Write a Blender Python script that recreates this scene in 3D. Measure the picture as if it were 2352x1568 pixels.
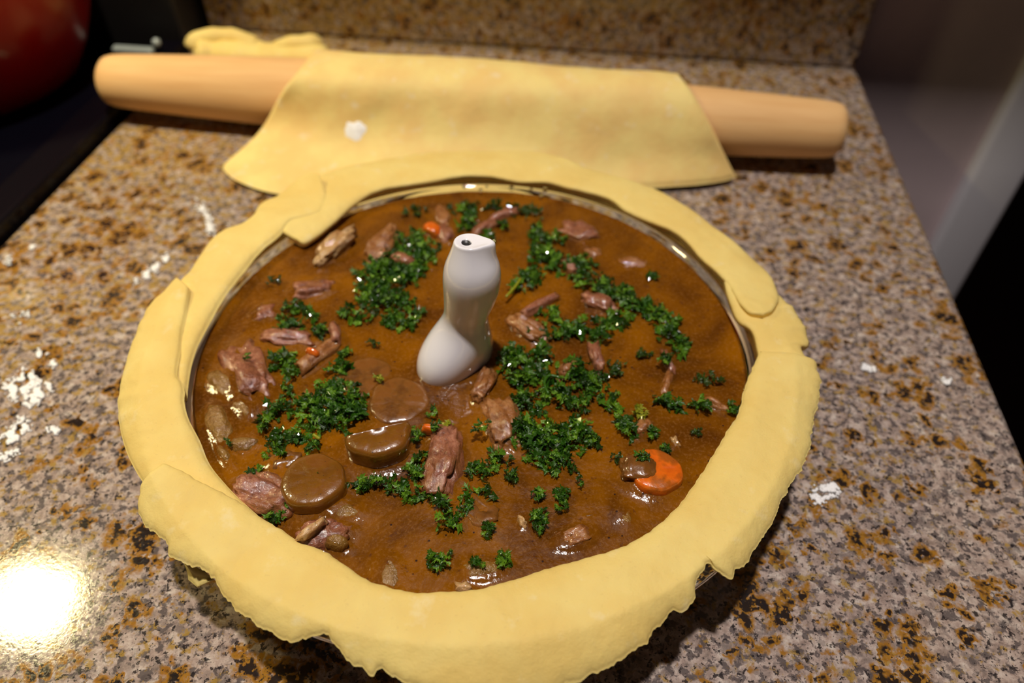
import bpy, bmesh, math, random
import numpy as np
from mathutils import Vector, Matrix, noise
PI = math.pi
R = random.Random(11)
for o in list(bpy.data.objects): bpy.data.objects.remove(o)
S = bpy.context.scene
C = S.collection

# ------------------------------------------------------------------ camera
CAM = (0.04447, -0.22546, 0.27669); PITCH = 0.79556; YAW = -0.12031; ROLL = 0.00824; FPX = 1709.3
cd = bpy.data.cameras.new('camera'); cam = bpy.data.objects.new('camera', cd); C.objects.link(cam)
_f = Vector((math.sin(YAW)*math.cos(PITCH), math.cos(YAW)*math.cos(PITCH), -math.sin(PITCH)))
_r = Vector((math.cos(YAW), -math.sin(YAW), 0)); _u = _r.cross(_f)
_a = _r*math.cos(ROLL) + _u*math.sin(ROLL); _b = -_r*math.sin(ROLL) + _u*math.cos(ROLL)
cam.matrix_world = Matrix(((_a.x, _b.x, -_f.x, CAM[0]), (_a.y, _b.y, -_f.y, CAM[1]), (_a.z, _b.z, -_f.z, CAM[2]), (0, 0, 0, 1)))
cd.sensor_width = 36; cd.lens = FPX/2352*36; cd.clip_start = 0.01
cd.dof.use_dof = True
cd.dof.focus_distance = (Vector((0.0, -0.085, 0.045)) - Vector(CAM)).dot(_f)
cd.dof.aperture_fstop = 6.3
S.camera = cam

# ------------------------------------------------------------------ world, lights, exposure
w = bpy.data.worlds.new('kitchen'); S.world = w; w.use_nodes = True
w.node_tree.nodes['Background'].inputs[0].default_value = (1.0, 0.80, 0.72, 1)
w.node_tree.nodes['Background'].inputs[1].default_value = 0.028
def area(name, loc, target, sx, sy, power, col, spread=PI):
    l = bpy.data.lights.new(name, 'AREA'); l.shape = 'RECTANGLE'; l.size = sx; l.size_y = sy
    l.energy = power; l.color = col; l.spread = spread
    o = bpy.data.objects.new(name, l); C.objects.link(o); o.location = loc
    o.rotation_euler = (Vector(target) - Vector(loc)).to_track_quat('-Z', 'Y').to_euler()
    return o
area('hood_light', (-0.602, 0.122, 0.645), (-0.602, 0.1219, 0.0), 0.11, 0.08, 4.6, (1.0, 0.84, 0.42), PI*.9)
area('ceiling_light', (0.0, -0.10, 1.50), (0.0, -0.0999, 0.0), 0.06, 0.06, 17.0, (1.0, 0.92, 0.87))
S.view_settings.view_transform = 'Standard'; S.view_settings.look = 'None'
S.view_settings.gamma = 1; S.view_settings.use_curve_mapping = False
S.view_settings.exposure = 0.0

# ------------------------------------------------------------------ helpers
def ray(px, py):
    return _f + _a*((px-1176)/FPX) - _b*((py-784)/FPX)
def at(px, py, z):
    d = ray(px, py); t = (z-CAM[2])/d.z; return Vector(CAM) + d*t
def at_y(px, py, y):
    d = ray(px, py); t = (y-CAM[1])/d.y; return Vector(CAM) + d*t
def tag(o, label=None, cat=None, group=None, kind=None):
    if label: o['label'] = label
    if cat: o['category'] = cat
    if group: o['group'] = group
    if kind: o['kind'] = kind
    return o
def empty(name, loc, label, cat, group=None):
    o = bpy.data.objects.new(name, None); C.objects.link(o); o.location = loc; o.empty_display_size = .01
    return tag(o, label, cat, group)
def link(name, me, m, parent=None, loc=None, smooth=True):
    o = bpy.data.objects.new(name, me); C.objects.link(o)
    if m: me.materials.append(m)
    if smooth: me.polygons.foreach_set('use_smooth', [True]*len(me.polygons))
    if parent:
        o.parent = parent; o.matrix_parent_inverse = Matrix.Translation(-parent.location)
    if loc: o.location = loc
    return o
def from_bm(name, bm, m, parent=None, smooth=True):
    me = bpy.data.meshes.new(name); bm.normal_update(); bm.to_mesh(me); bm.free()
    return link(name, me, m, parent, smooth=smooth)
def from_py(name, v, f, m, parent=None, smooth=True):
    me = bpy.data.meshes.new(name); me.from_pydata([tuple(p) for p in v], [], f); me.update()
    return link(name, me, m, parent, smooth=smooth)
def center(o):
    """put the origin of a mesh at the middle of its base"""
    me = o.data; n = len(me.vertices); a = np.empty(n*3); me.vertices.foreach_get('co', a); a = a.reshape(-1, 3)
    c = Vector(((a[:,0].min()+a[:,0].max())/2, (a[:,1].min()+a[:,1].max())/2, a[:,2].min()))
    me.transform(Matrix.Translation(-c)); o.location = c; return o
def box(bm, x0, x1, y0, y1, z0, z1, bev=0, seg=3):
    r = bmesh.ops.create_cube(bm, size=1)
    for v in r['verts']:
        v.co = Vector(((x0+x1)/2 + v.co.x*(x1-x0), (y0+y1)/2 + v.co.y*(y1-y0), (z0+z1)/2 + v.co.z*(z1-z0)))
    if bev:
        es = list({e for v in r['verts'] for e in v.link_edges})
        bmesh.ops.bevel(bm, geom=es, offset=bev, segments=seg, affect='EDGES', profile=.5)
def boxo(name, dims, m, parent=None, bev=0, seg=3, smooth=False):
    bm = bmesh.new(); box(bm, *dims, bev, seg); return from_bm(name, bm, m, parent, smooth)
def lathe(prof, n=128, c=(0, 0)):
    v = []; f = []
    for (r, z) in prof:
        for i in range(n):
            a = 2*PI*i/n; v.append((c[0]+r*math.cos(a), c[1]+r*math.sin(a), z))
    k = len(prof)
    for j in range(k-1):
        for i in range(n):
            f.append((j*n+i, j*n+(i+1) % n, (j+1)*n+(i+1) % n, (j+1)*n+i))
    return v, f
def tube(pts, rad, n=12, flat=1.0):
    """closed tube through pts; rad a list; flat squashes z"""
    pts = [Vector(p) for p in pts]; v = []; f = []; k = len(pts)
    for j, p in enumerate(pts):
        d = (pts[min(j+1, k-1)] - pts[max(j-1, 0)]).normalized()
        s = d.cross(Vector((0, 0, 1))); s = s.normalized() if s.length > 1e-6 else Vector((1, 0, 0))
        t = s.cross(d)
        for i in range(n):
            a = 2*PI*i/n; v.append(p + s*(math.cos(a)*rad[j]) + t*(math.sin(a)*rad[j]*flat))
    for j in range(k-1):
        for i in range(n): f.append((j*n+i, j*n+(i+1) % n, (j+1)*n+(i+1) % n, (j+1)*n+i))
    f.append(tuple(range(n))[::-1]); f.append(tuple(range((k-1)*n, k*n)))
    return v, f
def spline(P, n):
    """Catmull-Rom resample of a list of tuples to n points by arc length"""
    P = [np.array(p, float) for p in P]; Q = [2*P[0]-P[1]] + P + [2*P[-1]-P[-2]]; out = []
    for i in range(1, len(Q)-2):
        for k in range(12):
            t = k/12; a, b, c, d = Q[i-1], Q[i], Q[i+1], Q[i+2]
            out.append(.5*(2*b + (c-a)*t + (2*a-5*b+4*c-d)*t*t + (-a+3*b-3*c+d)*t**3))
    out.append(P[-1]); out = np.array(out)
    s = np.r_[0, np.cumsum(np.linalg.norm(np.diff(out, axis=0), axis=1))]
    u = np.linspace(0, s[-1], n)
    return np.stack([np.interp(u, s, out[:, k]) for k in range(out.shape[1])], 1)

# ------------------------------------------------------------------ materials
def mat(name):
    m = bpy.data.materials.new(name); m.use_nodes = True; nt = m.node_tree
    b = nt.nodes['Principled BSDF']; return m, nt, b
def nd(nt, typ, **kw):
    n = nt.nodes.new(typ)
    for k, v in kw.items():
        if k in n.inputs: n.inputs[k].default_value = v
        else: setattr(n, k, v)
    return n
def ramp(nt, fac, stops, interp='LINEAR'):
    n = nt.nodes.new('ShaderNodeValToRGB'); n.color_ramp.interpolation = interp
    e = n.color_ramp.elements
    while len(e) < len(stops): e.new(.5)
    for i, (p, c) in enumerate(stops):
        e[i].position = p; e[i].color = (*c, 1) if len(c) == 3 else c
    nt.links.new(fac, n.inputs[0]); return n.outputs[0]
def coords(nt): return nt.nodes.new('ShaderNodeTexCoord').outputs['Object']
def pos(nt): return nt.nodes.new('ShaderNodeNewGeometry').outputs['Position']
def noi(nt, vec, scale, detail=3, rough=.5, dist=0.0):
    n = nt.nodes.new('ShaderNodeTexNoise'); n.inputs['Scale'].default_value = scale
    n.inputs['Detail'].default_value = detail; n.inputs['Roughness'].default_value = rough
    n.inputs['Distortion'].default_value = dist
    nt.links.new(vec, n.inputs['Vector']); return n.outputs[0]
def vor(nt, vec, scale, feature='F1', out='Color'):
    n = nt.nodes.new('ShaderNodeTexVoronoi'); n.feature = feature; n.inputs['Scale'].default_value = scale
    nt.links.new(vec, n.inputs['Vector']); return n.outputs[out]
def mix(nt, f, a, b, mode='MIX'):
    n = nt.nodes.new('ShaderNodeMix'); n.data_type = 'RGBA'; n.blend_type = mode
    for s, v in ((n.inputs[0], f), (n.inputs[6], a), (n.inputs[7], b)):
        if isinstance(v, (int, float)): s.default_value = v
        elif isinstance(v, tuple): s.default_value = (*v, 1)
        else: nt.links.new(v, s)
    return n.outputs[2]
def mth(nt, op, a, b=None):
    n = nt.nodes.new('ShaderNodeMath'); n.operation = op
    for s, v in ((n.inputs[0], a), (n.inputs[1], b)):
        if v is None: continue
        if isinstance(v, (int, float)): s.default_value = v
        else: nt.links.new(v, s)
    return n.outputs[0]
def bump(nt, b, h, strength, dist, coat=False):
    n = nt.nodes.new('ShaderNodeBump'); n.inputs['Strength'].default_value = strength; n.inputs['Distance'].default_value = dist
    nt.links.new(h, n.inputs['Height']); nt.links.new(n.outputs[0], b.inputs['Normal'])
    if coat: nt.links.new(n.outputs[0], b.inputs['Coat Normal'])
def setp(b, **kw):
    for k, v in kw.items():
        k = k.replace('_', ' '); b.inputs[k].default_value = (*v, 1) if isinstance(v, tuple) and len(v) == 3 and 'Radius' not in k else v
def plain(name, col, rough=.5, **kw):
    m, nt, b = mat(name); setp(b, Base_Color=col, Roughness=rough, **kw); return m, nt, b

def granite():
    m, nt, b = mat('granite'); p0 = pos(nt)
    def warp(scale, amt, src):
        wn = nt.nodes.new('ShaderNodeTexNoise'); wn.inputs['Scale'].default_value = scale; wn.inputs['Detail'].default_value = 3
        nt.links.new(src, wn.inputs['Vector'])
        sb = nt.nodes.new('ShaderNodeVectorMath'); sb.operation = 'SUBTRACT'; nt.links.new(wn.outputs['Color'], sb.inputs[0]); sb.inputs[1].default_value = (.5, .5, .5)
        sc = nt.nodes.new('ShaderNodeVectorMath'); sc.operation = 'SCALE'; sc.inputs['Scale'].default_value = amt
        nt.links.new(sb.outputs[0], sc.inputs[0])
        ad = nt.nodes.new('ShaderNodeVectorMath'); nt.links.new(src, ad.inputs[0]); nt.links.new(sc.outputs[0], ad.inputs[1]); return ad.outputs[0]
    p = warp(300, .0022, p0)
    B, W = (0, 0, 0), (1, 1, 1)
    def over(base, f, col, k=1.0): return mix(nt, mth(nt, 'MULTIPLY', f, k), base, col)
    # feldspar ground, soft pinkish white to tan
    base = ramp(nt, noi(nt, p, 170, 5, .7), [(.34, (.30, .225, .185)), (.46, (.46, .355, .30)), (.56, (.60, .49, .42)), (.68, (.74, .66, .57))])
    sep = nt.nodes.new('ShaderNodeSeparateColor'); nt.links.new(vor(nt, warp(500, .003, p0), 420), sep.inputs[0])
    base = over(base, ramp(nt, sep.outputs[1], [(.0, W), (.30, B)]), (.20, .165, .145), .5)
    # smoky quartz grains
    base = over(base, ramp(nt, noi(nt, p, 230, 4, .65), [(.43, W), (.49, B)]), (.095, .078, .078), .85)
    base = over(base, ramp(nt, noi(nt, p, 110, 5, .7), [(.54, B), (.62, W)]), (.14, .115, .108), .6)
    # yellow freckles, denser towards the far left of the slab
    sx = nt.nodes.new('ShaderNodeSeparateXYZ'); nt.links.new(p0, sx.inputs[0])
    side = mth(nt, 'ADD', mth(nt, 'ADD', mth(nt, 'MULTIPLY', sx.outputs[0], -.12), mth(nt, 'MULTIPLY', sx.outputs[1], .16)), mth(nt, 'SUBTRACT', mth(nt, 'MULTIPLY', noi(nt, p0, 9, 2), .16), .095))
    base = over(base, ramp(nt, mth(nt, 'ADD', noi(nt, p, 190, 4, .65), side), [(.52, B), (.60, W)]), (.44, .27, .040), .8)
    # rust-ringed black mica clusters, one per warped cell
    pw = warp(120, .020, p0)
    vn = nt.nodes.new('ShaderNodeTexVoronoi'); vn.inputs['Scale'].default_value = 82; vn.inputs['Randomness'].default_value = 1.0
    nt.links.new(pw, vn.inputs['Vector']); s2 = nt.nodes.new('ShaderNodeSeparateColor'); nt.links.new(vn.outputs['Color'], s2.inputs[0])
    rad = mth(nt, 'ADD', mth(nt, 'MULTIPLY', s2.outputs[0], .62), .10)
    q = mth(nt, 'DIVIDE', vn.outputs['Distance'], rad)
    ring = ramp(nt, q, [(.72, W), (1.0, B)])
    rim_c = mix(nt, noi(nt, p, 300, 2), (.30, .105, .010), (.50, .27, .03))
    base = over(base, mth(nt, 'MULTIPLY', ring, ramp(nt, noi(nt, p, 420, 3, .6), [(.36, (.15, .15, .15)), (.46, W)])), rim_c, .97)
    core = mth(nt, 'MULTIPLY', ramp(nt, q, [(.48, W), (.66, B)]), ramp(nt, noi(nt, p, 380, 3), [(.40, B), (.46, W)]))
    base = over(base, core, (.010, .010, .014), .95)
    # small black flecks everywhere
    base = over(base, ramp(nt, noi(nt, p, 300, 4, .65), [(.575, B), (.61, W)]), (.022, .018, .020), .92)
    base = over(base, ramp(nt, noi(nt, p0, 750, 2, .5), [(.655, B), (.69, W)]), (.02, .018, .02), .9)
    base = mix(nt, 1.0, base, (.86, .84, .84), 'MULTIPLY')
    nt.links.new(base, b.inputs['Base Color'])
    setp(b, Specular_IOR_Level=.5)
    r = ramp(nt, noi(nt, p, 900, 2), [(.3, (.06, .06, .06)), (.7, (.14, .14, .14))]); nt.links.new(r, b.inputs['Roughness'])
    bump(nt, b, noi(nt, p0, 600, 3, .6), .05, .0005)
    return m
M = {}
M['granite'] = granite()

def dough(name, c1, c2, pale):
    m, nt, b = mat(name); p = pos(nt)
    c = mix(nt, ramp(nt, noi(nt, p, 38, 3, .55), [(.38, (0, 0, 0)), (.62, (1, 1, 1))]), c1, c2)
    c = mix(nt, mth(nt, 'MULTIPLY', ramp(nt, noi(nt, p, 95, 4, .6), [(.60, (0, 0, 0)), (.74, (1, 1, 1))]), .55), c, pale)
    c = mix(nt, mth(nt, 'MULTIPLY', ramp(nt, noi(nt, p, 700, 2, .5), [(.66, (0, 0, 0)), (.72, (1, 1, 1))]), .12), c, (.5, .33, .12))
    nt.links.new(c, b.inputs['Base Color'])
    setp(b, Roughness=.62, Specular_IOR_Level=.3, Subsurface_Weight=.12, Subsurface_Scale=.004); b.inputs['Subsurface Radius'].default_value = (1, .6, .25)
    h = mth(nt, 'ADD', noi(nt, p, 240, 5, .6), mth(nt, 'MULTIPLY', noi(nt, p, 1500, 3, .6), .12))
    bump(nt, b, h, .35, .0012)
    return m
M['dough'] = dough('pastry', (.86, .665, .225), (.82, .595, .18), (.88, .74, .40))
M['dough_sheet'] = dough('pastry sheet', (.92, .715, .26), (.88, .61, .215), (.93, .82, .60))

def wood():
    m, nt, b = mat('beech'); mp = nd(nt, 'ShaderNodeMapping'); nt.links.new(coords(nt), mp.inputs[0]); mp.inputs['Scale'].default_value = (6, 90, 90)
    c = ramp(nt, noi(nt, mp.outputs[0], 2.2, 5, .6), [(.3, (.76, .43, .17)), (.55, (.83, .50, .21)), (.8, (.86, .55, .25))])
    nt.links.new(c, b.inputs['Base Color']); setp(b, Roughness=.62, Specular_IOR_Level=.3); bump(nt, b, noi(nt, mp.outputs[0], 6, 3), .1, .0004); return m
M['wood'] = wood()
M['porcelain'], _, _b2 = plain('porcelain', (.95, .93, .98), .12, Coat_Weight=.6, Coat_Roughness=.05)
M['hole'] = plain('vent shaft', (.035, .03, .028), .4)[0]
def glass():
    m, nt, b = mat('clear glass'); setp(b, Base_Color=(.93, .97, .88), Roughness=.02, Transmission_Weight=1.0, IOR=1.47); return m
M['glass'] = glass()
def broth():
    m, nt, b = mat('gravy'); p = pos(nt)
    c = mix(nt, ramp(nt, noi(nt, p, 28, 4, .6, .6), [(.36, (0, 0, 0)), (.64, (1, 1, 1))]), (.100, .030, .002), (.255, .086, .001))
    c = mix(nt, mth(nt, 'MULTIPLY', ramp(nt, noi(nt, p, 750, 3, .7), [(.5, (0, 0, 0)), (.72, (1, 1, 1))]), .30), c, (.42, .20, .06))
    c = mix(nt, mth(nt, 'MULTIPLY', ramp(nt, noi(nt, p, 330, 3, .6), [(.63, (0, 0, 0)), (.70, (1, 1, 1))]), .6), c, (.08, .025, .010))
    c = mix(nt, ramp(nt, vor(nt, p, 170, 'F1', 'Distance'), [(.05, (1, 1, 1)), (.09, (0, 0, 0))]), c, (.03, .012, .008))
    nt.links.new(c, b.inputs['Base Color'])
    setp(b, Roughness=.13, Specular_IOR_Level=.5, Coat_Weight=.15, Coat_Roughness=.04, Subsurface_Weight=.08, Subsurface_Scale=.003); b.inputs['Subsurface Radius'].default_value = (1, .45, .12)
    h = mth(nt, 'ADD', mth(nt, 'MULTIPLY', noi(nt, p, 190, 3, .5), .6), mth(nt, 'MULTIPLY', noi(nt, p, 650, 3, .6), .22)); bump(nt, b, h, .25, .0022, True)
    return m
M['broth'] = broth()
def meat(name, c1, c2, c3, sc=1.0, fibre=1.0):
    m, nt, b = mat(name); tc = coords(nt); mp = nd(nt, 'ShaderNodeMapping'); nt.links.new(tc, mp.inputs[0]); mp.inputs['Scale'].default_value = (.55, 1.2, 1.2)
    n1 = noi(nt, tc, 190*sc, 4, .65)
    c = ramp(nt, n1, [(.34, c1), (.5, c2), (.66, c3)])
    fib = noi(nt, mp.outputs[0], 560*sc, 4, .7)
    c = mix(nt, mth(nt, 'MULTIPLY', ramp(nt, fib, [(.45, (0, 0, 0)), (.62, (1, 1, 1))]), .5*fibre), c, c1)
    # gravy clinging in patches
    c = mix(nt, mth(nt, 'MULTIPLY', ramp(nt, noi(nt, tc, 110, 3, .6), [(.48, (0, 0, 0)), (.62, (1, 1, 1))]), .65), c, (.20, .065, .008))
    c = mix(nt, ramp(nt, noi(nt, tc, 900, 2, .5), [(.72, (0, 0, 0)), (.75, (1, 1, 1))]), c, (.02, .01, .01))
    nt.links.new(c, b.inputs['Base Color'])
    setp(b, Roughness=.28, Coat_Weight=1.0, Coat_IOR=1.6, Coat_Roughness=.045, Subsurface_Weight=.12, Subsurface_Scale=.003)
    h = mth(nt, 'ADD', mth(nt, 'MULTIPLY', fib, fibre), n1)
    bump(nt, b, mth(nt, 'ADD', h, mth(nt, 'MULTIPLY', noi(nt, tc, 480, 4, .65), .9)), .6 if fibre > .5 else .22, .0010)
    cb = nd(nt, 'ShaderNodeBump'); cb.inputs['Strength'].default_value = .8 if fibre > .5 else .22; cb.inputs['Distance'].default_value = .0014
    nt.links.new(mth(nt, 'ADD', noi(nt, tc, 260, 2, .5), mth(nt, 'MULTIPLY', fib, .25)), cb.inputs['Height']); nt.links.new(cb.outputs[0], b.inputs['Coat Normal']); return m
M['meat'] = meat('stewed meat', (.17, .050, .022), (.34, .120, .062), (.52, .225, .130), 1.2, .6)
M['meat_tan'] = meat('tan meat', (.20, .065, .014), (.36, .14, .040), (.54, .27, .11), 1.2, .6)
M['meat_dark'] = meat('gravy-coated meat', (.12, .040, .005), (.20, .075, .012), (.28, .11, .02), .6, .1)
M['fat'] = meat('pale fatty meat', (.45, .22, .07), (.62, .38, .16), (.76, .54, .30))
M['coin'] = meat('brown vegetable', (.15, .052, .002), (.20, .075, .003), (.26, .105, .006), .35, .05)
M['carrot'] = meat('carrot', (.66, .11, .004), (.80, .15, .005), (.84, .20, .012), .4, .1)
def onion():
    m, nt, b = mat('translucent onion'); tc = coords(nt)
    c = ramp(nt, noi(nt, tc, 130, 3, .6), [(.35, (.27, .115, .014)), (.65, (.42, .23, .05))]); nt.links.new(c, b.inputs['Base Color'])
    setp(b, Roughness=.2, Transmission_Weight=.25, Coat_Weight=1.0, Coat_Roughness=.05); bump(nt, b, noi(nt, tc, 420, 4, .65), .8, .0016, True); return m
M['onion'] = onion()
def parsley(name, a, c_, d, sub=0):
    m, nt, b = mat(name); g = nt.nodes.new('ShaderNodeNewGeometry')
    c = ramp(nt, g.outputs['Random Per Island'], [(0, a), (.55, c_), (1, d)]); nt.links.new(c, b.inputs['Base Color'])
    setp(b, Roughness=.36, Coat_Weight=1.0, Coat_Roughness=.07, Specular_IOR_Level=.5, Subsurface_Weight=0.0)
    # thin leaf lets some light through
    tr = nt.nodes.new('ShaderNodeBsdfTranslucent'); nt.links.new(mix(nt, .5, c, (.10, .35, .01)), tr.inputs[0])
    ms = nt.nodes.new('ShaderNodeMixShader'); ms.inputs[0].default_value = .22
    nt.links.new(b.outputs[0], ms.inputs[1]); nt.links.new(tr.outputs[0], ms.inputs[2]); nt.links.new(ms.outputs[0], nt.nodes['Material Output'].inputs[0])
    bump(nt, b, noi(nt, pos(nt), 1500, 2), .5, .0006); return m
M['parsley'] = parsley('parsley', (.016, .048, .002), (.036, .135, .004), (.18, .36, .018))
M['parsley_yellow'] = parsley('yellowed parsley', (.20, .26, .01), (.35, .36, .015), (.45, .42, .03))
M['parsley_sunk'] = parsley('soaked parsley', (.018, .045, .004), (.035, .08, .006), (.06, .12, .01))
M['enamel_red'] = plain('red enamel', (.24, .001, .001), .3, Specular_IOR_Level=.25, Coat_Weight=.12, Coat_Roughness=.05)[0]
M['black_gloss'] = plain('black glass', (.003, .003, .006), .10, Specular_IOR_Level=.18)[0]
M['black_enamel'] = plain('black enamel', (.005, .004, .006), .25, Specular_IOR_Level=.2)[0]
M['black_matte'] = plain('black plastic', (.010, .008, .006), .5)[0]
M['chrome'] = plain('brushed steel', (.70, .76, .60), .45, Metallic=.3)[0]
def wallm(name, col, sc=40, bp=.2):
    m, nt, b = plain(name, col, .7); p = pos(nt)
    nt.links.new(mix(nt, noi(nt, p, sc, 3), tuple(x*.94 for x in col), tuple(min(1, x*1.05) for x in col)), b.inputs['Base Color'])
    bump(nt, b, noi(nt, p, 300, 3), bp, .001); return m
M['wall'] = wallm('grey paint', (.66, .52, .53)); M['white_paint'] = plain('white gloss paint', (.80, .77, .80), .35)[0]
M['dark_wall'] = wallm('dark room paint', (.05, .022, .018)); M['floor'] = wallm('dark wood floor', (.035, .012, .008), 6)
M['ceiling'] = wallm('ceiling paint', (.6, .57, .55))
M['cab'] = wallm('cabinet wood', (.060, .028, .014), 15)
def flourm():
    m, nt, b = plain('flour', (.98, .97, .96), .9); return m
M['flour'] = flourm()

# ================================================================== setting
WY = 0.41        # plane of the back wall
CL, CR = -0.3005, 0.2531   # ends of the worktop
def struct(o): o['kind'] = 'structure'; return o
struct(boxo('wall_back', (-1.4, .386, WY, WY+.09, -.90, 1.55), M['wall']))
struct(boxo('trim_1', (.3845, .4315, WY-.012, WY+.10, -.90, 1.25), M['white_paint'], bev=.006, smooth=True))
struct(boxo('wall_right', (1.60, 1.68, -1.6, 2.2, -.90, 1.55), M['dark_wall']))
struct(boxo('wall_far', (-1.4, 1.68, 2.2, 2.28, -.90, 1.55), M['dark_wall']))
struct(boxo('floor', (-1.6, 1.68, -1.6, 2.28, -.93, -.90), M['floor']))
# worktop and its upstand
t = empty('countertop', (0, 0, -.03), 'speckled beige, ochre and black granite worktop under the pie', 'countertop')
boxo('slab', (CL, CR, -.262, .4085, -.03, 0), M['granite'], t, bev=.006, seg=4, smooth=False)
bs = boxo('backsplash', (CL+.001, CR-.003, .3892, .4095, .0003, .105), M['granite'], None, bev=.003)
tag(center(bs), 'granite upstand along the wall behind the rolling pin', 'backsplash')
# base cabinet below the worktop
bc = empty('base_cabinet', (0, .09, -.90), 'brown wooden cupboard carrying the granite worktop', 'cabinet')
boxo('body', (CL+.012, CR-.018, -.232, .405, -.90, -.0305), M['cab'], bc)
for x0, x1 in ((CL+.02, -.03), (-.024, CR-.026)):
    d = boxo('door', (x0, x1, -.252, -.2325, -.78, -.05), M['cab'], bc, bev=.004)
# unseen cupboard shape added above to shade the upstand and the wall
wc = empty('light_blocker', (.04, .32, .512), 'shallow brown cupboard shape added out of view to shade the granite upstand and wall', 'cabinet')
boxo('body', (CL, .60, .236, .4095, .512, 1.25), M['cab'], wc)
for x0, x1 in ((CL+.004, .147), (.153, .596)): boxo('door', (x0, x1, .220, .2355, .514, 1.246), M['cab'], wc, bev=.003)

# ------------------------------------------------------------------ cooker on the left
st = empty('cooker', (-.68, .09, -.90), 'black glass-topped cooker left of the granite worktop', 'cooker')
boxo('body', (-1.06, CL-.003, -.22, .406, -.90, -.012), M['black_enamel'], st, bev=.003)
boxo('cooktop', (-1.03, CL-.030, -.20, .335, -.0118, .004), M['black_gloss'], st, bev=.002)
boxo('side_rail', (CL-.029, CL-.0035, -.22, .352, -.0118, .0065), M['black_enamel'], st, bev=.003)
boxo('side_rail', (-1.06, -1.031, -.22, .352, -.0118, .0065), M['black_enamel'], st, bev=.003)
boxo('back_panel', (-1.06, CL-.0035, .353, .4085, -.0118, .19), M['black_matte'], st, bev=.004)
p1 = at(258, 108, .009); p2 = at(352, 112, .009)
boxo('pale_strip', (p1.x, p2.x, p1.y-.003, p1.y+.004, .0042, .010), M['chrome'], st, bev=.002)  # pale strip and bead at the back of the cooktop
v, f = lathe([(.0001, .010), (.0022, .0104), (.0034, .0125), (.003, .0155), (.0001, .017)], 16, (p2.x+.003, p1.y+.004))
from_py('pale_bead', v, f, M['chrome'], st)

# unseen hood added over the cooker; its recess keeps lamplight off the wall
rh = empty('shielding_hood', (-.68, .18, .60), 'unseen dark steel extractor hood added over the black cooker to screen its lamp', 'extractor hood')
bm = bmesh.new()
box(bm, -1.06, -.659, -.06, .4095, .60, .72); box(bm, -.544, CL-.004, -.06, .4095, .60, .72)
box(bm, -.659, -.544, -.06, .07, .60, .72); box(bm, -.659, -.544, .174, .4095, .60, .72); box(bm, -.659, -.544, .07, .174, .66, .72)
from_bm('housing', bm, M['black_enamel'], rh, False)
boxo('lamp_bezel', (-.6585, -.5445, .0705, .1735, .650, .6595), M['chrome'], rh)

# ------------------------------------------------------------------ red pot
pc = (-.438, .262)
pt = empty('cooking_pot', (pc[0], pc[1], .0042), 'glossy dark red rounded enamel pot standing on the black cooker', 'pot')
prof = [(.0005, .0045), (.072, .0045), (.082, .010), (.094, .028), (.105, .052), (.111, .080), (.110, .105), (.102, .128), (.088, .146), (.085, .149),
        (.083, .147), (.098, .125), (.106, .104), (.107, .080), (.101, .054), (.090, .031), (.078, .014), (.070, .009), (.0005, .009)]
v, f = lathe(prof, 96, pc); from_py('body', v, f, M['enamel_red'], pt)
v, f = lathe([(.0005, .1635), (.020, .163), (.055, .158), (.080, .151), (.0875, .1495), (.0875, .152), (.080, .1545), (.055, .1615), (.020, .1665), (.0005, .167)], 96, pc)
lid = from_py('lid', v, f, M['enamel_red'], pt)
v, f = lathe([(.0005, .1672), (.007, .1672), (.006, .175), (.012, .182), (.015, .188), (.011, .194), (.0005, .196)], 32, pc)
kn = from_py('knob', v, f, M['black_matte'], lid); kn.matrix_parent_inverse = Matrix.Translation(-pt.location)
kn.parent = lid; kn.matrix_parent_inverse = Matrix.Identity(4)
for s in (-1, 1):
    pts = [(pc[0]-.03, pc[1]+s*.100, .108), (pc[0]-.028, pc[1]+s*.122, .113), (pc[0], pc[1]+s*.131, .115), (pc[0]+.028, pc[1]+s*.122, .113), (pc[0]+.03, pc[1]+s*.100, .108)]
    v, f = tube(spline(pts, 18), [.005]*18, 10); from_py('handle', v, f, M['enamel_red'], pt)

# ================================================================== pie dish
Zb, Rb = .040, .118
dish = empty('pie_dish', (0, 0, 0), 'clear glass round pie dish holding the stew under the pastry ring', 'pie dish')
inner = [(.0005, .0045), (.090, .0045), (.0955, .0065), (.099, .011), (.1184, .0405), (.1198, .0424), (.1215, .0432), (.1382, .0434)]
outer = [(.1390, .0426), (.1384, .0408), (.1240, .0402), (.1222, .0385), (.1030, .0095), (.0985, .003), (.093, .0006), (.0005, .0006)]
v, f = lathe(inner+outer, 192); from_py('bowl', v, f, M['glass'], dish)

for px, py, r_ in ((1067, 428, .0013), (1104, 437, .0012), (1118, 428, .0008), (1175, 432, .0014), (1220, 434, .0009), (1243, 447, .0013), (1252, 434, .0015), (790, 492, .0009)):  # glass beads added along the back rim to catch glints
    p = at(px, py, .0435); bm = bmesh.new(); bmesh.ops.create_icosphere(bm, subdivisions=2, radius=r_)
    bmesh.ops.translate(bm, verts=bm.verts, vec=p); from_bm('glint_bead', bm, M['glass'], dish)

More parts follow.
